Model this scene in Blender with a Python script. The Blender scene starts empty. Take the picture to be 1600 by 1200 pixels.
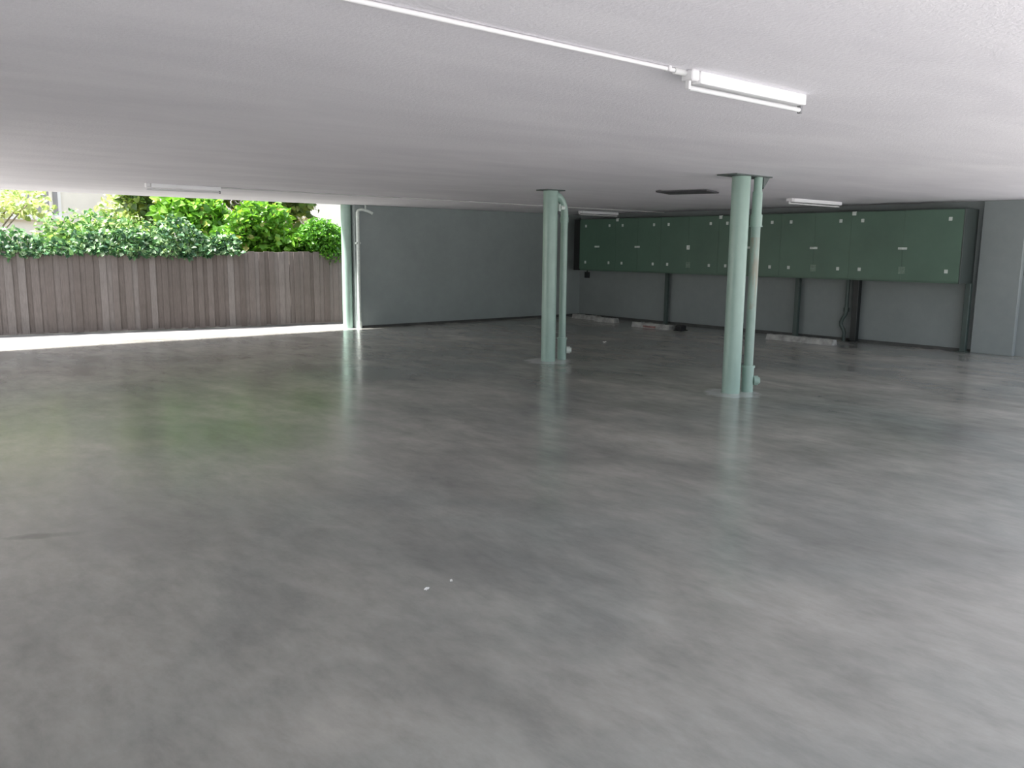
import bpy, bmesh, math, random
from mathutils import Vector, Matrix
random.seed(7)
S = bpy.context.scene
COL = S.collection
PI = math.pi
H = 2.42            # ceiling height
YB = 14.88          # back wall plane
XR = 14.55          # right wall plane

# ------------------------------------------------------------------ materials
def new_mat(name):
    m = bpy.data.materials.new(name); m.use_nodes = True
    nt = m.node_tree
    for n in list(nt.nodes):
        if n.type not in ('OUTPUT_MATERIAL', 'BSDF_PRINCIPLED'): nt.nodes.remove(n)
    return m, nt, nt.nodes['Principled BSDF']

def N(nt, t, **kw):
    n = nt.nodes.new(t)
    for k, v in kw.items():
        if k in n.inputs.keys(): n.inputs[k].default_value = v
        else: setattr(n, k, v)
    return n

def noise(nt, scale, detail=4, rough=.55, vec=None, dist=0.0):
    n = N(nt, 'ShaderNodeTexNoise')
    n.inputs['Scale'].default_value = scale; n.inputs['Detail'].default_value = detail
    n.inputs['Roughness'].default_value = rough; n.inputs['Distortion'].default_value = dist
    if vec: nt.links.new(vec, n.inputs['Vector'])
    return n.outputs['Fac']

def coords(nt, scale=(1,1,1)):
    g = N(nt, 'ShaderNodeNewGeometry')
    mp = N(nt, 'ShaderNodeMapping'); mp.inputs['Scale'].default_value = scale
    nt.links.new(g.outputs['Position'], mp.inputs['Vector'])
    return mp.outputs['Vector']

def ramp(nt, fac, stops):
    r = N(nt, 'ShaderNodeValToRGB'); e = r.color_ramp.elements
    while len(e) < len(stops): e.new(.5)
    for i, (p, c) in enumerate(stops):
        e[i].position = p; e[i].color = (*c, 1) if len(c) == 3 else c
    nt.links.new(fac, r.inputs['Fac']); return r.outputs['Color']

def mixc(nt, fac, a, b, mode='MIX'):
    m = N(nt, 'ShaderNodeMix', data_type='RGBA', blend_type=mode)
    for s, v in ((m.inputs[0], fac), (m.inputs[6], a), (m.inputs[7], b)):
        if isinstance(v, (int, float)): s.default_value = v
        elif isinstance(v, tuple): s.default_value = (*v, 1)
        else: nt.links.new(v, s)
    return m.outputs[2]

def math_n(nt, op, a, b=None, c=None):
    m = N(nt, 'ShaderNodeMath', operation=op)
    for i, v in enumerate((a, b, c)):
        if v is None: continue
        if isinstance(v, (int, float)): m.inputs[i].default_value = v
        else: nt.links.new(v, m.inputs[i])
    return m.outputs[0]

def bump(nt, bs, h, strength=.3, dist=.01):
    b = N(nt, 'ShaderNodeBump'); b.inputs['Strength'].default_value = strength; b.inputs['Distance'].default_value = dist
    nt.links.new(h, b.inputs['Height']); nt.links.new(b.outputs[0], bs.inputs['Normal'])

def paint(name, col, rough=.5, var=.06, scale=3, bmp=0.0, bscale=60, spec=.5, metal=0.0):
    m, nt, bs = new_mat(name)
    v = coords(nt)
    f = noise(nt, scale, 5, .6, v)
    lo = tuple(c*(1-var) for c in col); hi = tuple(min(1, c*(1+var)) for c in col)
    nt.links.new(ramp(nt, f, [(.3, lo), (.7, hi)]), bs.inputs['Base Color'])
    bs.inputs['Roughness'].default_value = rough; bs.inputs['Specular IOR Level'].default_value = spec
    bs.inputs['Metallic'].default_value = metal
    if bmp: bump(nt, bs, noise(nt, bscale, 3, .6, v), bmp, .01)
    return m

def leaf_mat(name, stops, trans=.45):
    m, nt, bs = new_mat(name)
    g = N(nt, 'ShaderNodeNewGeometry')
    col = ramp(nt, g.outputs['Random Per Island'], stops)
    nt.links.new(col, bs.inputs['Base Color']); bs.inputs['Roughness'].default_value = .42
    tr = N(nt, 'ShaderNodeBsdfTranslucent')
    nt.links.new(mixc(nt, 1.0, col, (1.0, 1.0, .55), 'MULTIPLY'), tr.inputs['Color'])
    mx = N(nt, 'ShaderNodeMixShader'); mx.inputs[0].default_value = trans
    nt.links.new(bs.outputs[0], mx.inputs[1]); nt.links.new(tr.outputs[0], mx.inputs[2])
    nt.links.new(mx.outputs[0], nt.nodes['Material Output'].inputs['Surface'])
    return m

def floor_mat():
    m, nt, bs = new_mat('sealed_concrete')
    v = coords(nt); vs = coords(nt, (1, .45, 1))
    big = noise(nt, .38, 4, .55, v, .6)
    mid = noise(nt, 1.6, 6, .6, vs, .25)
    fine = noise(nt, 6, 7, .72, vs, .15)
    c = ramp(nt, big, [(.3, (.232, .243, .228)), (.5, (.308, .30, .273)), (.7, (.39, .372, .337))])
    c = mixc(nt, .75, c, ramp(nt, mid, [(.28, (.33, .335, .33)), (.5, (.5, .5, .5)), (.72, (.64, .635, .63))]), 'OVERLAY')
    c = mixc(nt, .55, c, ramp(nt, fine, [(.3, (.34, .34, .34)), (.5, (.5, .5, .5)), (.7, (.64, .635, .63))]), 'OVERLAY')
    # scuffed dark smudges
    sm = noise(nt, .9, 3, .5, coords(nt, (1.6, .7, 1)), .5)
    c = mixc(nt, ramp(nt, sm, [(.58, (0, 0, 0)), (.8, (.35, .35, .35))]), c, (.12, .125, .12))
    # pale grout pads around the column feet (worn concrete collars, ragged edge)
    sep = N(nt, 'ShaderNodeSeparateXYZ'); nt.links.new(v, sep.inputs[0])
    edge = noise(nt, 5, 4, .6, v)
    for (px, py, r) in ((8.15, 8.93, .34), (7.99, 5.66, .31), (8.35, 15.0, .25)):
        dx = math_n(nt, 'SUBTRACT', sep.outputs[0], px); dy = math_n(nt, 'SUBTRACT', sep.outputs[1], py)
        d = math_n(nt, 'SQRT', math_n(nt, 'ADD', math_n(nt, 'MULTIPLY', dx, dx), math_n(nt, 'MULTIPLY', dy, dy)))
        d = math_n(nt, 'ADD', d, math_n(nt, 'MULTIPLY', math_n(nt, 'SUBTRACT', edge, .5), .35))
        f = math_n(nt, 'SUBTRACT', 1.0, math_n(nt, 'SMOOTH_MIN', 1.0, math_n(nt, 'MAXIMUM', 0.0, math_n(nt, 'MULTIPLY', math_n(nt, 'SUBTRACT', d, r-.05), 12.0)), .1))
        c = mixc(nt, math_n(nt, 'MULTIPLY', math_n(nt, 'MAXIMUM', 0.0, f), .85), c, (.55, .56, .54))
    # one long oily drip mark on the left
    dx = math_n(nt, 'SUBTRACT', sep.outputs[0], .87); dy = math_n(nt, 'SUBTRACT', sep.outputs[1], 5.11)
    a = math_n(nt, 'DIVIDE', math_n(nt, 'ADD', math_n(nt, 'MULTIPLY', dx, .90), math_n(nt, 'MULTIPLY', dy, -.43)), .36)
    q = math_n(nt, 'DIVIDE', math_n(nt, 'ADD', math_n(nt, 'MULTIPLY', dx, .43), math_n(nt, 'MULTIPLY', dy, .90)), .085)
    e = math_n(nt, 'ADD', math_n(nt, 'MULTIPLY', a, a), math_n(nt, 'MULTIPLY', q, q))
    e = math_n(nt, 'ADD', e, math_n(nt, 'MULTIPLY', edge, 1.2))
    c = mixc(nt, ramp(nt, e, [(.55, (.55, .55, .55)), (1.0, (0, 0, 0))]), c, (.06, .06, .058))
    nt.links.new(c, bs.inputs['Base Color'])
    rr = N(nt, 'ShaderNodeMapRange'); nt.links.new(mid, rr.inputs[0])
    rr.inputs[1].default_value = .3; rr.inputs[2].default_value = .7; rr.inputs[3].default_value = .17; rr.inputs[4].default_value = .25
    nt.links.new(rr.outputs[0], bs.inputs['Roughness'])
    bs.inputs['Specular IOR Level'].default_value = 1.0
    bump(nt, bs, noise(nt, 5, 4, .6, v), .05, .02)
    return m

def ceil_mat():
    m, nt, bs = new_mat('stippled_ceiling')
    v = coords(nt)
    f = noise(nt, 1.1, 4, .6, coords(nt, (.5, 1.6, 1)), .4)
    c = ramp(nt, f, [(.32, (.755, .735, .775)), (.68, (.835, .815, .85))])
    sp = noise(nt, 45, 3, .7, v)
    c = mixc(nt, .22, c, ramp(nt, sp, [(.35, (.36, .36, .36)), (.65, (.62, .62, .62))]), 'OVERLAY')
    nt.links.new(c, bs.inputs['Base Color']); bs.inputs['Roughness'].default_value = .85
    bs.inputs['Specular IOR Level'].default_value = .2
    bump(nt, bs, sp, .4, .01)
    return m

def wall_mat(name, col):
    m, nt, bs = new_mat(name)
    v = coords(nt)
    f = noise(nt, .8, 5, .6, v)
    c = ramp(nt, f, [(.3, tuple(x*.93 for x in col)), (.7, tuple(x*1.06 for x in col))])
    sp = noise(nt, 6, 5, .7, v)
    c = mixc(nt, .15, c, ramp(nt, sp, [(.35, (.4, .4, .4)), (.65, (.58, .58, .58))]), 'OVERLAY')
    nt.links.new(c, bs.inputs['Base Color']); bs.inputs['Roughness'].default_value = .55
    bs.inputs['Specular IOR Level'].default_value = .35
    bump(nt, bs, noise(nt, 40, 3, .6, v), .2, .006)
    return m

def fence_mat():
    m, nt, bs = new_mat('weathered_palings')
    g = N(nt, 'ShaderNodeNewGeometry')
    c = ramp(nt, g.outputs['Random Per Island'], [(0, (.120, .102, .093)), (.35, (.138, .119, .109)), (.7, (.158, .138, .128)), (1, (.20, .182, .172))])
    gr = noise(nt, 9, 6, .65, coords(nt, (9, 9, .7)), .3)
    c = mixc(nt, .5, c, ramp(nt, gr, [(.3, (.3, .3, .3)), (.7, (.66, .66, .66))]), 'OVERLAY')
    big = noise(nt, 1.6, 4, .6, coords(nt, (1, 1, 2)))
    c = mixc(nt, .3, c, ramp(nt, big, [(.3, (.36, .36, .34)), (.7, (.6, .58, .58))]), 'OVERLAY')
    nt.links.new(c, bs.inputs['Base Color']); bs.inputs['Roughness'].default_value = .8
    bs.inputs['Specular IOR Level'].default_value = .25
    bump(nt, bs, gr, .3, .006)
    return m

def pipe_mat():   # pale green paint with a rust-brown weeping stain
    m, nt, bs = new_mat('green_pipe_paint_stained')
    v = coords(nt)
    c = ramp(nt, noise(nt, 6, 5, .6, v), [(.3, (.25, .35, .305)), (.7, (.31, .405, .355))])
    sep = N(nt, 'ShaderNodeSeparateXYZ'); nt.links.new(v, sep.inputs[0])
    z = sep.outputs[2]
    band = math_n(nt, 'MULTIPLY', math_n(nt, 'GREATER_THAN', z, .95), math_n(nt, 'LESS_THAN', z, 1.75))
    f = math_n(nt, 'MULTIPLY', band, ramp(nt, noise(nt, 3.2, 4, .6, coords(nt, (6, 6, 1))), [(.42, (0, 0, 0)), (.62, (.6, .6, .6))]))
    nt.links.new(mixc(nt, f, c, (.30, .22, .15)), bs.inputs['Base Color'])
    bs.inputs['Roughness'].default_value = .4
    return m

M = {}
M['floor'] = floor_mat(); M['ceiling'] = ceil_mat()
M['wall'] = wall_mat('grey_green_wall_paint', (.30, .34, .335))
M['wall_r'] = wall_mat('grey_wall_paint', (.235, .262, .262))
M['fence'] = fence_mat()
M['ground'] = paint('outdoor_concrete', (.56, .555, .55), .85, .1, 2, .3, 40, .2)
M['path'] = paint('grey_path_concrete', (.25, .247, .243), .85, .1, 2, .3, 40, .2)
M['soil'] = paint('garden_soil', (.11, .085, .06), .95, .3, 3, .6, 20, .1)
M['green'] = paint('pale_green_gloss_paint', (.29, .41, .355), .3, .06, 5, .05, 30)
M['pipe'] = pipe_mat()
M['steel'] = paint('dark_grey_green_steel', (.07, .09, .085), .5, .2, 10)
M['cab'] = paint('dark_green_cabinet_paint', (.066, .125, .09), .45, .12, 1.6, .05, 80)
M['cab_door'] = paint('green_door_paint', (.076, .143, .102), .42, .12, 1.3, .08, 90)
M['end'] = paint('dark_grey_end_panel', (.045, .058, .054), .5, .1)
M['black'] = paint('gap_shade_black', (.008, .009, .009), .6)
M['post'] = paint('dark_green_post_paint', (.05, .075, .068), .5, .1)
M['post_black'] = paint('black_post_paint', (.01, .013, .013), .5)
M['plate'] = paint('pale_zinc_plate', (.62, .68, .64), .4, .1, 20)
M['faint'] = paint('faded_sticker', (.17, .24, .19), .7, .25, 30)
M['white'] = paint('white_enamel', (.86, .86, .87), .35, .02)
M['white_pvc'] = paint('white_pvc', (.74, .73, .74), .4, .03)
M['tube'] = paint('fluorescent_tube_glass', (.66, .66, .67), .2, .02)
M['dull'] = paint('grey_end_fitting', (.22, .22, .23), .5)
M['hatch'] = paint('dark_hatch_board', (.06, .06, .065), .6, .1)
M['hatch_frame'] = paint('hatch_flange', (.6, .6, .6), .6)
M['stop'] = paint('chipped_pale_concrete', (.36, .36, .345), .85, .35, 7, .5, 30, .2)
M['stop_red'] = paint('worn_red_paint', (.22, .12, .11), .8, .4, 9)
M['rubber'] = paint('black_rubber', (.012, .012, .014), .8)
M['paper'] = paint('white_scrap', (.85, .85, .82), .8)
M['house'] = paint('pale_cream_render', (.80, .77, .70), .8, .05, 2, .2, 20, .2)
M['glass'] = paint('grey_window_pane', (.38, .37, .40), .12, .05)
M['roof'] = paint('grey_roof_tiles', (.30, .27, .25), .8, .2, 6)
M['bark'] = paint('grey_bark', (.22, .19, .16), .9, .3, 9, .6, 25, .1)
M['base_strip'] = paint('dark_wall_base', (.07, .072, .07), .8, .2, 5)
M['ivy'] = leaf_mat('ivy_leaf', [(0, (.030, .085, .045)), (.4, (.06, .16, .07)), (.7, (.15, .31, .12)), (1, (.42, .55, .36))], .35)
M['lime'] = leaf_mat('lime_leaf', [(0, (.09, .24, .025)), (.5, (.15, .36, .04)), (.9, (.24, .46, .06)), (1, (.42, .36, .12))], .5)
M['shrub'] = leaf_mat('shrub_leaf', [(0, (.05, .18, .015)), (.6, (.10, .29, .03)), (1, (.18, .40, .05))], .45)
M['mixed'] = leaf_mat('mixed_leaf', [(0, (.05, .14, .05)), (.4, (.13, .28, .08)), (.8, (.30, .44, .16)), (1, (.52, .6, .36))], .4)
M['beige'] = leaf_mat('beige_leaf', [(0, (.25, .24, .12)), (.5, (.45, .42, .27)), (1, (.62, .60, .45))], .35)
M['olive'] = leaf_mat('olive_leaf', [(0, (.05, .085, .022)), (.5, (.10, .19, .035)), (1, (.26, .32, .07))], .42)
M['pale_leaf'] = leaf_mat('pale_leaf', [(0, (.28, .40, .16)), (.5, (.46, .56, .28)), (1, (.66, .70, .44))], .5)

# ------------------------------------------------------------------ mesh helpers
class MB:
    def __init__(s): s.bm = bmesh.new()
    def box(s, a, b, bevel=0.0, seg=1):
        lo = [min(a[i], b[i]) for i in range(3)]; hi = [max(a[i], b[i]) for i in range(3)]
        r = bmesh.ops.create_cube(s.bm, size=1)
        for v in r['verts']:
            v.co = Vector([lo[i] + (v.co[i]+.5)*(hi[i]-lo[i]) for i in range(3)])
        if bevel:
            es = list({e for v in r['verts'] for e in v.link_edges})
            bmesh.ops.bevel(s.bm, geom=es, offset=bevel, segments=seg, affect='EDGES', profile=.5)
        return s
    def cyl(s, p, q, r, r2=None, n=28):
        p, q = Vector(p), Vector(q); d = q-p
        mat = Matrix.Translation((p+q)/2) @ d.to_track_quat('Z', 'Y').to_matrix().to_4x4()
        bmesh.ops.create_cone(s.bm, cap_ends=True, segments=n, radius1=r, radius2=r if r2 is None else r2, depth=d.length, matrix=mat)
        return s
    def ball(s, c, r, sc=(1,1,1), n=14):
        bmesh.ops.create_uvsphere(s.bm, u_segments=n, v_segments=n//2+2, radius=r,
            matrix=Matrix.Translation(c) @ Matrix.Diagonal((*sc, 1)))
        return s
    def tube(s, pts, r, n=16, caps=True):
        pts = [Vector(p) for p in pts]; rings = []
        rs = r if isinstance(r, (list, tuple)) else [r]*len(pts)
        t0 = (pts[1]-pts[0]).normalized(); up = Vector((0, 1, 0)) if abs(t0.z) > .7 else Vector((0, 0, 1))
        for i, p in enumerate(pts):
            t = (pts[min(i+1, len(pts)-1)] - pts[max(i-1, 0)]).normalized()
            a = t.cross(up).normalized(); b = a.cross(t).normalized(); up = b
            rings.append([s.bm.verts.new(p + rs[i]*(math.cos(2*PI*k/n)*a + math.sin(2*PI*k/n)*b)) for k in range(n)])
        for x, y in zip(rings, rings[1:]):
            for k in range(n): s.bm.faces.new((x[k], x[(k+1) % n], y[(k+1) % n], y[k]))
        if caps:
            s.bm.faces.new(rings[0][::-1]); s.bm.faces.new(rings[-1])
        return s
    def prism(s, prof, y0, y1):           # profile in (x, z) swept along y
        a = [s.bm.verts.new((x, y0, z)) for x, z in prof]; b = [s.bm.verts.new((x, y1, z)) for x, z in prof]
        n = len(prof)
        for k in range(n): s.bm.faces.new((a[k], a[(k+1) % n], b[(k+1) % n], b[k]))
        s.bm.faces.new(a[::-1]); s.bm.faces.new(b)
        return s
    def build(s, name, mat, parent=None, smooth=False, at=None):
        bm = s.bm
        bmesh.ops.recalc_face_normals(bm, faces=bm.faces)
        me = bpy.data.meshes.new(name); 
        if at is not None: bmesh.ops.translate(bm, verts=bm.verts, vec=-Vector(at))
        bm.to_mesh(me); bm.free()
        me.materials.append(mat)
        o = bpy.data.objects.new(name, me); COL.objects.link(o)
        if at is not None: o.location = at
        if parent is not None: o.parent = parent
        if smooth:
            for p in me.polygons: p.use_smooth = len(p.vertices) <= 4
            me.set_sharp_from_angle(angle=math.radians(35))
        return o

def tag(o, label, cat, group=None, kind=None):
    o['label'] = label; o['category'] = cat
    if group: o['group'] = group
    if kind: o['kind'] = kind
    return o
def struct(o):
    o['kind'] = 'structure'; return o
def thing(name, label, cat, loc=(0, 0, 0), group=None, rz=0):
    o = bpy.data.objects.new(name, None); o.empty_display_size = .1; COL.objects.link(o)
    o.location = loc; o.rotation_euler = (0, 0, rz)
    return tag(o, label, cat, group)
def copy_tree(o, parent=None):
    c = o.copy(); COL.objects.link(c)
    if parent: c.parent = parent
    for ch in list(o.children): copy_tree(ch, c)
    return c

# ------------------------------------------------------------------ the setting
struct(MB().box((-3.2, -1.4, -.3), (15.0, 15.15, 0)).build('floor', M['floor']))
b = MB()          # slab soffit, unseen front right cut back to let in light
for z in (H, H+.3):
    vs = [b.bm.verts.new((x, y, z)) for x, y in ((-3.2, -1.3), (2.2, -1.3), (2.2, .3), (6.0, .3), (6.0, 1.6), (15.0, 1.6), (15.0, 15.12), (-1.6, 15.12), (-1.6, 10.5), (-3.2, 10.5))]
    b.bm.faces.new(vs if z > H else vs[::-1])
b.bm.verts.ensure_lookup_table()
for k in range(10): b.bm.faces.new([b.bm.verts[i] for i in (k, (k+1) % 10, 10+(k+1) % 10, 10+k)])
struct(b.build('ceiling', M['ceiling']))
b = MB().box((8.36, YB, 0), (15.0, YB+.2, H), .012, 2)
struct(b.build('wall_back', M['wall']))
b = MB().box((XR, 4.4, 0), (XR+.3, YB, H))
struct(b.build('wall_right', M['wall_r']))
struct(MB().box((XR-.10, 5.05, 0), (XR, 5.68, H), .008).build('trim_1', M['wall_r']))   # shallow pier at the end of the cabinet run
struct(MB().box((-3.2, 0.0, 0), (-3.0, 8.0, H)).build('wall_left_unseen', M['wall']))  # unseen wall, added and sized to darken the left side
# dark line where walls meet the slab
struct(MB().box((8.5, YB-.015, 0), (XR, YB, .045)).build('baseboard_back', M['base_strip']))
struct(MB().box((XR-.015, 5.7, 0), (XR, YB-.015, .045)).build('baseboard_right', M['base_strip']))
# concrete strip and yard outside
b = MB(); b.box((-30, -30, -.32), (45, -1.4, -.02)); b.box((15.0, -1.4, -.32), (45, 15.15, -.02))
b.box((-30, -1.4, -.32), (-3.2, 15.15, -.02));
struct(b.build('ground', M['ground']))
struct(MB().box((-30, 15.15, -.32), (45, 18.0, -.02)).build('ground', M['path']))
struct(MB().box((-30, 18.0, -.32), (45, 40, -.01)).build('ground', M['soil']))

# ------------------------------------------------------------------ columns
def column(x, y, r, label, plate, gusset=None):
    t = thing('round_column', label, 'column', (x, y, 0), 'pale green columns')
    MB().cyl((0, 0, 0), (0, 0, H), r, n=40).build('shaft', M['green'], t, True)
    if plate:
        (x0, y0), (x1, y1) = plate
        MB().box((x0, y0, H-.014), (x1, y1, H), .003).build('head_plate', M['steel'], t)
    if gusset:
        g = MB(); bm = g.bm
        (gx, gy) = gusset
        vs = [bm.verts.new(c) for c in ((gx, gy-.03, H-.014), (gx+.11, gy-.03, H-.014), (gx, gy-.03, H-.14),
                                         (gx, gy+.03, H-.014), (gx+.11, gy+.03, H-.014), (gx, gy+.03, H-.14))]
        for f in ((0, 1, 2), (3, 5, 4), (0, 3, 4, 1), (1, 4, 5, 2), (0, 2, 5, 3)): bm.faces.new([vs[i] for i in f])
        g.build('gusset', M['steel'], t)
    return t
column(8.00, 5.68, .101, 'pale green round column nearest the camera, with a stained pipe beside it', ((-.27, -.13), (.40, .13)), (.275, -.07))
column(8.15, 8.95, .103, 'pale green round column standing between the nearest column and the back wall', ((-.17, -.12), (.17, .12)))
column(8.26, 15.03, .098, 'pale green round column at the open end of the back wall beside the fence', None)

# downpipes
def downpipe(x, y, label, kind):
    t = thing('downpipe', label, 'pipe', (x, y, 0), 'downpipes beside the columns')
    pm = M['pipe'] if kind == 'near' else M['green']
    r = .052
    if kind == 'near':
        MB().cyl((0, 0, .28), (0, 0, 1.92), r).build('pipe', pm, t, True)
        MB().cyl((0, 0, 1.88), (0, 0, 2.0), .066).cyl((0, 0, 1.865), (0, 0, 1.88), .072).build('coupling', M['green'], t, True)
        MB().cyl((0, 0, 1.99), (0, 0, 2.25), .055).cyl((0, 0, 2.24), (0, 0, H), .046).build('upper_pipe', M['green'], t, True)
        MB().cyl((0, 0, 0), (0, 0, .30), .066).cyl((0, 0, .28), (0, 0, .305), .075).build('socket', M['green'], t, True)
        MB().cyl((.05, -.045, .13), (.085, -.078, .13), .055, n=24).cyl((.085, -.078, .13), (.1, -.09, .13), .04, n=6).build('inspection_cap', M['green'], t, True)
    elif kind == 'mid':
        MB().cyl((0, 0, .30), (0, 0, 2.02), r).build('pipe', pm, t, True)
        MB().cyl((0, 0, 1.98), (0, 0, 2.05), .062).build('coupling', M['green'], t, True)
        pts = [(0, 0, 2.02), (0, 0, 2.1)]
        for k in range(1, 9):
            a = k/8*PI/2.2
            pts.append((-.2*(1-math.cos(a)), .016*(1-math.cos(a)), 2.1 + .26*math.sin(a)))
        pts.append((-.19, .015, H))
        MB().tube(pts, .055, 20).build('elbow', M['green'], t, True)
        MB().cyl((-.13, -.05, 2.18), (-.06, -.05, 2.18), .03, n=18).box((-.15, -.055, 2.13), (-.12, .02, 2.23), .004).build('clamp', M['plate'], t, True)
        MB().cyl((0, 0, 0), (0, 0, .32), .066).cyl((0, 0, .30), (0, 0, .325), .074).build('socket', M['green'], t, True)
        MB().cyl((.05, -.045, .14), (.09, -.08, .14), .05, n=24).cyl((.09, -.08, .14), (.105, -.093, .14), .036, n=6).build('inspection_cap', M['plate'], t, True)
    else:
        MB().cyl((0, 0, .12), (0, 0, 2.28), .036).build('pipe', M['plate'], t, True)
        MB().cyl((0, 0, 0), (0, 0, .13), .047).build('socket', M['plate'], t, True)
        MB().box((-.05, -.03, 1.66), (.05, .05, 1.70), .006).build('clip', M['plate'], t)
        pts = [(0, 0, 2.26)] + [(.10*(1-math.cos(a)), -.02*(1-math.cos(a)), 2.28+.05*math.sin(a)) for a in (.3, .7, 1.1, 1.57)] + [(.22, -.03, 2.30), (.31, -.04, 2.26)]
        MB().tube(pts, .03, 14).build('elbow', M['plate'], t, True)
        MB().cyl((.16, -.03, 2.30), (.16, -.03, H), .016, n=12).build('hanger', M['plate'], t, True)
    return t
downpipe(8.215, 5.61, 'green downpipe with brown rust streak, beside the column nearest the camera', 'near')
downpipe(8.43, 8.96, 'green downpipe bending over at its top into the middle column', 'mid')
downpipe(8.405, 14.825, 'thin pale downpipe at the free end of the back wall beside the far column', 'far')

# ------------------------------------------------------------------ storage cabinets
XC = 14.05; ZB, ZT = 1.115, 2.29
def cabinet(y0, y1, label, lock='slot', bracket=False, sticker=True, gap_shade=False, end=False):
    # y0 = far end, y1 = near end ; local frame: origin at the cabinet's base, middle of its front
    w = abs(y0-y1)/2 ; yc = (y0+y1)/2
    t = thing('storage_cabinet', label, 'cabinet', (XC, yc, ZB), 'green storage cabinets on the right wall')
    hgt = ZT-ZB
    MB().box((.022, -w+.001, 0), (XR-XC, w-.001, hgt), .0012).build('body', M['cab'], t)
    for s in (1, -1):
        a, c = (.0015, w-.002) if s > 0 else (-w+.002, -.0015)
        d = MB().box((0, a, .03), (.022, c, hgt-.012), .0012).build('door', M['cab_door'], t)
        ye = s*(w-.20)
        for z in (.19, 1.02):
            MB().box((-.007, ye-.028, z-.03), (0, ye+.028, z+.03), .004).cyl((-.014, ye, z), (-.007, ye, z), .012, n=10).build('bolt_plate', M['plate'], d)
    if lock == 'slot':
        MB().box((-.016, -.075, .53), (0, .075, .57), .005).cyl((-.03, 0, .55), (-.016, 0, .55), .013, n=12).build('lock_bar', M['plate'], t)
    else:
        MB().box((-.012, -.04, .50), (0, .04, .59), .005).cyl((-.035, 0, .545), (-.012, 0, .545), .022, n=14).build('lock_knob', M['plate'], t)
    if bracket:
        MB().box((-.012, w-.075, hgt-.065), (.02, w-.004, hgt+.0), .004).build('joint_bracket', M['plate'], t)
    if sticker:
        MB().box((-.0015, -.065, .13), (0, .045, .25)).build('faded_sticker', M['faint'], t)
    if end:
        MB().box((.004, -w-.02, 0), (XR-XC, -w, hgt), .003).build('end_panel', M['end'], t)
    if gap_shade:
        MB().box((.0, w+.004, 0), (.05, w+.19, hgt)).build('gap_shade_strip', M['black'], t)  # black strip painting the shade in the gap to the back wall
    return t
YS = [14.39, 13.24, 11.93, 10.45, 9.04, 7.66, 5.80]
cabinet(YS[0], YS[1], 'green double-door storage cabinet in the far corner, with its shaded end gap painted black', 'slot', False, False, True)
cabinet(YS[1], YS[2], 'green double-door storage cabinet, second from the far corner, narrow lock bar', 'slot', True, False)
cabinet(YS[2], YS[3], 'green double-door storage cabinet, third from the far corner, with a round pale lock', 'knob', False, True)
cabinet(YS[3], YS[4], 'green double-door storage cabinet partly hidden behind the nearest column', 'slot', True, False)
cabinet(YS[4], YS[5], 'green double-door storage cabinet just right of the nearest column and its pipe', 'slot', False, True)
cabinet(YS[5], YS[6], 'widest green double-door storage cabinet at the near end of the row', 'slot', True, True, False, True)

# posts under the cabinets
def post(y, wd, mat, label, x=XR-.10, bolt=False):
    t = thing('support_post', label, 'post', (x, y, 0), 'posts under the storage cabinets')
    MB().box((-wd/2, -wd/2, .01), (wd/2, wd/2, ZB), .006).build('post_shaft', mat, t)
    MB().box((-wd/2-.03, -wd/2-.03, 0), (wd/2+.03, wd/2+.03, .012), .002).build('base_plate', mat, t)
post(12.05, .075, M['post'], 'dark green post under the row of cabinets, left of the nearest column')
post(8.86, .085, M['post'], 'dark green post under the cabinets, right of the nearest column, behind a wheel stop')
post(7.68, .11, M['post_black'], 'thick black post under the cabinets beside the crooked drainpipe')
post(5.79, .085, M['post'], 'dark green post under the near end of the cabinet row')

pts = [(0, 0, ZB), (0, 0, .55), (.0, .01, .48), (0, .05, .41), (0, .085, .34), (0, .08, .27), (0, .03, .2), (0, .01, .14), (0, .015, 0)]
o = MB().tube([Vector(p) for p in pts], .034, 14).build('drainpipe', M['post'], None, True)
o.location = (XR-.10, 7.86, 0)
tag(o, 'crooked dark drainpipe with a bend near the floor, left of the thick black post', 'pipe')
MB().cyl((0, 0, .53), (0, 0, .6), .05).build('collar', M['post'], o, True)
jb = MB().box((-.05, -.07, -.07), (0, .07, .07), .008).cyl((-.02, 0, .07), (-.02, 0, ZB-.99), .012, n=10).build('junction_box', M['post_black'])
jb.location = (XR, 14.60, .99)
tag(jb, 'small black junction box on the wall under the far corner cabinet', 'junction box')

# ------------------------------------------------------------------ wheel stops
def wheel_stop(x, y0, y1, label, skew=0.0, red=False):
    L = abs(y1-y0)/2
    t = thing('wheel_stop', label, 'wheel stop', (x, (y0+y1)/2, 0), 'concrete wheel stops along the right wall', skew)
    m = MB().prism([(-.09, 0), (.09, 0), (.065, .10), (-.06, .10)], -L, L)
    bmesh.ops.subdivide_edges(m.bm, edges=[e for e in m.bm.edges if abs(e.verts[0].co.y-e.verts[1].co.y) > .1], cuts=14)
    for v in m.bm.verts:
        if v.co.z > .05:
            v.co += Vector((random.uniform(-.006, .006), 0, random.uniform(-.012, .004)))
    m.build('concrete_block', M['stop'], t)
    for s in (-.6, .6):
        MB().cyl((0, s*L, .085), (0, s*L, .108), .022, n=14).build('anchor_bolt', M['dull'], t, True)
    if red:
        MB().box((-.094, -L*.3, .012), (-.068, L*.35, .05)).build('red_stripe', M['stop_red'], t)
    return t
wheel_stop(13.86, 14.32, 13.50, 'grey concrete wheel stop deepest in the far corner')
wheel_stop(13.66, 13.38, 12.78, 'short grey concrete wheel stop just in front of the one in the far corner')
wheel_stop(13.40, 12.02, 11.02, 'chipped concrete wheel stop with a dark block at its right end', 0, True)
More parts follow.
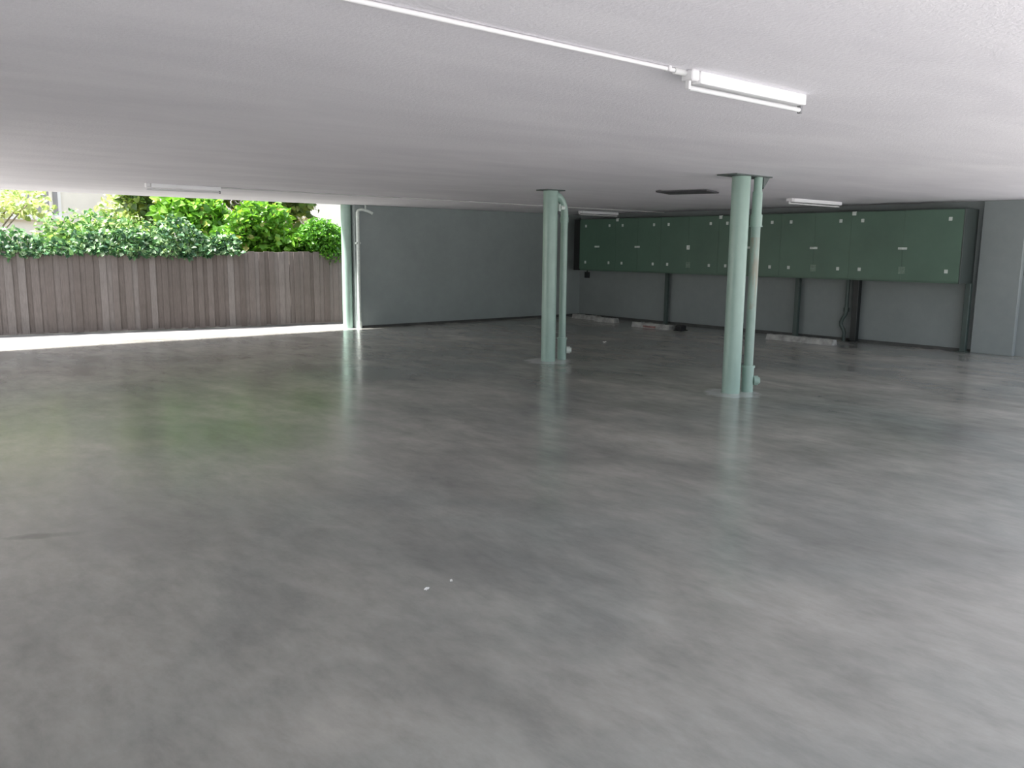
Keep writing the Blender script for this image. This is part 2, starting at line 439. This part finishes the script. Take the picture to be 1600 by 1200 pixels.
wheel_stop(13.56, 8.86, 7.55, 'long pale concrete wheel stop just right of the nearest column')
m = MB().box((-.09, -.08, 0), (.09, .08, .11), .025, 2).box((-.11, -.10, 0), (.11, .10, .02), .006)
o = m.build('rubber_block', M['rubber']); o.location = (13.45, 10.82, 0)
tag(o, 'small black block on the floor at the end of the chipped wheel stop', 'block')

# ------------------------------------------------------------------ ceiling fittings
def batten(x0, x1, y, label, wide=.06):
    L = x1-x0
    t = thing('batten_light', label, 'light fitting', (x0, y, H), 'fluorescent batten lights on the ceiling')
    MB().box((.07, -wide/2, -.055), (L, wide/2, 0), .008, 2).build('housing', M['white'], t)
    MB().box((.0, -wide/2-.004, -.05), (.055, wide/2+.004, 0), .006).build('junction_cap', M['white_pvc'], t)
    MB().box((0.005, -.012, -.085), (.022, .012, -.045), .003).build('lamp_holder', M['white_pvc'], t)
    MB().box((L-.022, -.012, -.095), (L-.002, .012, -.05), .003).build('lamp_holder', M['dull'], t)
    MB().cyl((.02, 0, -.078), (L-.02, 0, -.078), .012, n=18).build('lamp_tube', M['tube'], t, True)
    return t
batten(3.20, 4.16, 2.60, 'white fluorescent batten nearest the camera, at the end of the white conduit')
batten(3.60, 4.62, 12.0, 'faint white fluorescent batten on the ceiling above the fence side')
batten(12.9, 14.1, 13.25, 'white fluorescent batten by the far corner above the green cabinets')
batten(11.9, 13.4, 7.55, 'white fluorescent batten on the ceiling just right of the nearest column', .10)

t = thing('conduit', 'long white conduit running across the ceiling to the nearest batten light', 'conduit', (0, 2.61, H))
MB().cyl((-2.6, 0, -.012), (3.19, 0, -.012), .0095, n=16).build('conduit_tube', M['white_pvc'], t, True)
for x in (-1.6, 0.1, 3.08):
    MB().box((x-.01, -.018, -.024), (x+.01, .018, 0), .004).build('saddle_clip', M['white_pvc'], t)
MB().cyl((3.12, 0, -.014), (3.20, 0, -.014), .015, n=14).build('end_gland', M['hatch_frame'], t, True)
t = thing('conduit', 'thin grey conduit along the ceiling towards the back wall end', 'conduit', (0, 12.0, H))
MB().cyl((4.63, 0, -.011), (14.5, .25, -.011), .010, n=12).build('conduit_tube', M['hatch_frame'], t, True)

t = thing('ceiling_hatch', 'dark open hatch in the ceiling left of the nearest column top', 'hatch', (9.50, 7.62, H), None, .35)
MB().box((-.25, -.31, -.012), (.25, .31, 0), .003).build('flange', M['hatch_frame'], t)
MB().box((-.28, -.36, -.034), (.28, .36, -.012), .004).build('hatch_panel', M['hatch'], t)

# ------------------------------------------------------------------ litter
def scrap(x, y, sz, label, rz):
    m = MB(); bm = m.bm
    g = bmesh.ops.create_grid(bm, x_segments=4, y_segments=3, size=sz)
    for v in bm.verts: v.co.z = .004 + random.uniform(0, sz*.5); v.co.y *= .6
    r = bmesh.ops.extrude_face_region(bm, geom=list(bm.faces))
    for v in [e for e in r['geom'] if isinstance(e, bmesh.types.BMVert)]: v.co.z += .002
    o = m.build('paper_scrap', M['paper']); o.location = (x, y, 0); o.rotation_euler = (0, 0, rz)
    z = min((v.co.z for v in o.data.vertices)); o.location.z = -z
    tag(o, label, 'litter', 'bits of litter on the floor')
scrap(2.124, 3.16, .013, 'white scrap of litter on the floor at front, the brighter of two', .4)
scrap(2.274, 3.17, .010, 'small pale scrap of litter on the floor at front, right of the brighter one', 1.0)
scrap(10.61, 10.19, .035, 'white scrap of litter on the dark floor behind the middle column', .2)

# ------------------------------------------------------------------ fence
F0 = Vector((2.54, 17.19, 0)); F1 = Vector((8.73, 16.21, 0))
FD = (F1-F0).normalized(); FN = Vector((FD.y, -FD.x, 0))          # FN points at the car park
def fpt(X): return F0 + FD*((X-F0.x)/FD.x)
fang = math.atan2(FD.y, FD.x)
ft = thing('paling_fence', 'weathered brown timber paling fence beyond the open side', 'fence', fpt(2.54), None, fang)
def panel(u0, u1, off):
    m = MB(); u = u0; k = 0
    while u < u1-.02:
        w = random.uniform(.085, .125); top = 1.485 + random.uniform(-.012, .014)
        if u > 6.1: top -= .04*(u-6.1)
        y = off - (.02 if k % 2 else 0) + random.uniform(-.001, .001)
        m.box((u, y-.009, .0), (min(u+w+.012, u1), y+.009, top), .002)
        u += w; k += 1
    m.build('paling_panel', M['fence'], ft)
panel(-6.0, -1.2, 0); panel(-1.19, 5.19, 0); panel(5.20, 9.5, .015)
for z in (.35, 1.2):
    MB().box((-6, .012, z-.04), (9.5, .055, z+.04), .003).build('rail', M['fence'], ft)
for u in (-5.9, -3.5, -1.2, 1.2, 3.2, 5.2, 7.3, 9.4):
    MB().box((u-.05, .055, 0), (u+.05, .15, 1.42), .004).build('fence_post', M['fence'], ft)
MB().box((-6, -.02, .0), (9.5, .055, .03)).build('bottom_board', M['fence'], ft)

# ------------------------------------------------------------------ plants
def leaves(name, mat, parent, pts, size, droop=.3, face=None):
    verts, faces = [], []
    R = random
    for p in pts:
        s = size*R.uniform(.6, 1.3)
        d = Vector((R.gauss(0, 1), R.gauss(0, 1), R.gauss(-droop, .7))).normalized()
        nrm = Vector((R.gauss(0, .8), R.gauss(-.5, .8), R.gauss(.8, .6)))
        side = d.cross(nrm)
        if side.length < 1e-3: continue
        side.normalize(); up = side.cross(d).normalized()
        b = len(verts); P = Vector(p)
        w = s*R.uniform(.34, .48)
        verts += [P, P + d*s*.35 + side*w + up*s*.08, P + d*s*.75 + side*w*.72 + up*s*.07, P + d*s*1.12 - up*s*.1,
                  P + d*s*.75 - side*w*.72 + up*s*.07, P + d*s*.35 - side*w + up*s*.08, P + d*s*.55 - up*s*.02]
        for k in range(6): faces.append((b+k, b+(k+1) % 6, b+6))
    me = bpy.data.meshes.new(name); me.from_pydata([tuple(v) for v in verts], [], faces)
    me.materials.append(mat); me.update()
    o = bpy.data.objects.new(name, me); COL.objects.link(o); o.parent = parent
    return o
def blob(c, r, n, shell=.45):
    out = []
    for _ in range(n):
        d = Vector((random.gauss(0, 1), random.gauss(0, 1), random.gauss(0, 1))).normalized()
        k = (shell + (1-shell)*random.random()**.6)
        out.append(Vector(c) + Vector((d.x*r[0], d.y*r[1], d.z*r[2]))*k)
    return out
def stems(name, parent, paths, r):
    m = MB()
    for p in paths: m.tube(p, [r*(1-.6*i/(len(p)-1)) for i in range(len(p))], 8)
    return m.build(name, M['bark'], parent, True)

def ivy(X0, X1, label, n, topf):
    base = fpt((X0+X1)/2)+FN*(-.20); L = (X1-X0)/2/FD.x
    t = thing('ivy', label, 'climbing plant', base, 'ivy on the fence', fang)
    pts = []
    for _ in range(n):
        u = random.uniform(-L, L); hang, top = topf(u/L)
        top *= .6+.5*abs(math.sin(u*2.3+.7)+.4*math.sin(u*5.1)); hang *= .4+.8*abs(math.sin(u*3.1))
        z = random.uniform(1.48-hang, 1.5+top) if random.random() < .8 else 1.5+random.uniform(-.03, .08)
        if z < 1.49: y = random.uniform(-.30, -.235)
        else: y = random.uniform(-.36, .25)*(1 - .5*(z-1.49)/max(top, .1))
        pts.append((u, y, z))
    leaves('foliage', M['ivy'], t, pts, .085, .5)
    ps = []
    for k in range(9):
        u = -L*.9 + 1.8*L*k/8
        ps.append([(u, .02, 0), (u+random.uniform(-.1, .1), .0, .8), (u+random.uniform(-.15, .15), -.03, 1.5), (u+random.uniform(-.2, .2), -.1, 1.62)])
    stems('stems', t, ps, .014)
ivy(1.2, 3.75, 'dark ivy spilling over the left end of the fence', 2000, lambda s: (.06+.07*(random.random()**2)-.03*s, .34-.12*s))
ivy(3.8, 6.7, 'thick dark ivy spilling over the middle of the fence', 3400,
    lambda s: (.02+.11*max(0, 1-abs(s-.1)/.8)*(1.1-random.random()**2*.7), .30+.26*max(0, 1-abs(s-.1)/1.1)))

def shrub(c, rads, n, label, mat, size, name='shrub', nblob=6, jit=.6):
    t = thing(name, label, 'shrub', (c[0], c[1], 0), None)
    pts = []; hz = c[2]
    ps = []
    for k in range(nblob):
        cc = Vector((random.uniform(-jit, jit)*rads[0], random.uniform(-jit, jit)*rads[1], hz + random.uniform(-jit, jit)*rads[2]))
        q = random.uniform(.55, .8)
        pts += blob(cc, [r*q for r in rads], n//nblob, .35)
        ps.append([(0, 0, 0), (cc.x*.3, cc.y*.3, hz*.4), (cc.x*.7, cc.y*.7, hz*.75), tuple(cc)])
    leaves('foliage', mat, t, pts, size, .2)
    stems('stems', t, ps, .03)
    return t
shrub((7.45, 17.1, 1.80), (1.0, .5, .60), 4200, 'bright lime green shrub behind the fence, left of the rounded one', M['lime'], .13, jit=.7)
shrub((8.55, 16.52, 1.60), (.60, .5, .56), 7000, 'dense rounded bright green shrub behind the fence near the far column', M['shrub'], .065, 'shrub', 9, .4)
shrub((10.1, 17.6, 1.85), (.35, .35, .45), 900, 'small dark shrub seen just left of the far column', M['ivy'], .09)
shrub((6.55, 17.9, 2.15), (.75, .55, .55), 2600, 'large-leaved yellow-green shrub rising behind the thick ivy', M['lime'], .16)
shrub((4.9, 18.3, 1.62), (1.3, .6, .5), 3000, 'pale mixed green bush behind the ivy below the sunlit tree', M['mixed'], .10, jit=.8)

def tree(x, y, label, mat, n, hz, rads, size, nb=9):
    trunk = .07
    t = thing('tree', label, 'tree', (x, y, 0), 'trees beyond the fence')
    pts = []; ps = [[(0, 0, 0), (.05, .03, hz*.35), (-.04, 0, hz*.7), (0, .05, hz)]]
    for k in range(nb):
        cc = Vector((random.uniform(-.8, .8)*rads[0], random.uniform(-.8, .8)*rads[1], hz + random.uniform(-.75, .75)*rads[2]))
        pts += blob(cc, [r*.42 for r in rads], n//nb, .2)
        ps.append([(0, 0, hz*.45), (cc.x*.4, cc.y*.4, (hz*.45+cc.z)/2), tuple(cc)])
    leaves('foliage', mat, t, pts, size, .3)
    m = MB()
    for i, p in enumerate(ps):
        r = trunk if i == 0 else trunk*.4
        m.tube(p, [r*(1-.55*j/(len(p)-1)) for j in range(len(p))], 9)
    m.build('trunk', M['bark'], t, True)
    return t
tree(2.7, 20.5, 'pale sunlit tree in front of the grey window, far left', M['pale_leaf'], 1000, 2.2, (1.4, 1.0, .6), .13)
tree(5.7, 20.9, 'pale yellow-green tree beyond the fence, right of the grey window', M['pale_leaf'], 2000, 2.3, (1.05, .9, 1.1), .12)
tree(6.05, 19.7, 'tall olive tree behind the thick ivy and yellow-green shrub', M['olive'], 9000, 3.9, (1.25, 1.0, 2.1), .15, 22)
tree(9.9, 22.6, 'pale beige-leaved tree in front of the house wall near the far column', M['beige'], 2600, 2.5, (1.3, .9, .9), .11)
tree(8.6, 20.0, 'tall tree with bare grey branches behind the lime green shrub', M['olive'], 10000, 4.2, (1.7, 1.1, 1.9), .17, 22)

# ------------------------------------------------------------------ neighbouring house
ht = thing('house', 'pale cream house with a grey window beyond the garden', 'house', (8, 26, 0))
MB().box((-14, 0, 0), (14, 8, 4.6)).build('wall', M['house'], ht)
m = MB().prism([(-14.6, 4.55), (14.6, 4.55), (11, 6.4), (-11, 6.4)], -.6, 8.6); m.build('roof', M['roof'], ht)
w = MB(); w.box((-3.42, -.06, 2.32), (-2.45, .02, 3.55)).build('window_frame', M['white'], ht)
MB().box((-3.34, -.07, 2.40), (-2.53, -.055, 3.47)).build('window_pane', M['glass'], ht)
MB().box((-5.2, -.14, 2.24), (-2.3, .02, 2.34), .01).build('sill', M['white'], ht)
MB().cyl((-2.72, -.16, 0), (-2.72, -.16, 4.5), .045, n=14).build('downpipe', M['house'], ht, True)
MB().box((3.2, -.06, 1.0), (4.6, .02, 2.1)).build('window_frame', M['white'], ht)
MB().box((3.28, -.07, 1.08), (4.52, -.055, 2.02)).build('window_pane', M['glass'], ht)

# ------------------------------------------------------------------ light
w = bpy.data.worlds.new('sky'); S.world = w; w.use_nodes = True
nt = w.node_tree; bg = nt.nodes['Background']
sky = nt.nodes.new('ShaderNodeTexSky'); sky.sky_type = 'NISHITA'; sky.sun_disc = False
sky.sun_elevation = math.radians(58); sky.sun_rotation = math.radians(-75); sky.air_density = 1.0; sky.dust_density = 3.0
mx = nt.nodes.new('ShaderNodeMix'); mx.data_type = 'RGBA'; mx.inputs[0].default_value = .4
nt.links.new(sky.outputs[0], mx.inputs[6]); mx.inputs[7].default_value = (8.0, 8.1, 8.2, 1)
nt.links.new(mx.outputs[2], bg.inputs['Color']); bg.inputs['Strength'].default_value = .16
sl = bpy.data.lights.new('sun', 'SUN'); sl.energy = 8; sl.angle = math.radians(5); sl.color = (1, .97, .93)
so = bpy.data.objects.new('sun', sl); COL.objects.link(so)
el, az = math.radians(60), math.radians(20)
sv = Vector((-math.cos(el)*math.cos(az), math.cos(el)*math.sin(az), math.sin(el)))
so.rotation_euler = sv.to_track_quat('Z', 'Y').to_euler(); so.location = (-10, 5, 20)

# ------------------------------------------------------------------ camera
cd = bpy.data.cameras.new('camera'); co = bpy.data.objects.new('camera', cd); COL.objects.link(co)
cd.sensor_width = 36; cd.lens = 1314.79/1600*36; cd.clip_end = 200; cd.clip_start = .05
r = Vector((.76848028, -.63980332, .00947455)); u = Vector((.09438803, .12799139, .98727357)); f = Vector((.63287357, .75780599, -.15874863))
mw = Matrix((( r.x, u.x, -f.x, 0), (r.y, u.y, -f.y, 0), (r.z, u.z, -f.z, 1.6), (0, 0, 0, 1)))
co.matrix_world = mw; S.camera = co

S.view_settings.view_transform = 'Standard'; S.view_settings.look = 'None'
S.view_settings.gamma = 1; S.view_settings.use_curve_mapping = False
S.view_settings.exposure = 1.4
S.cycles.max_bounces = 10; S.cycles.diffuse_bounces = 8; S.cycles.use_denoising = True
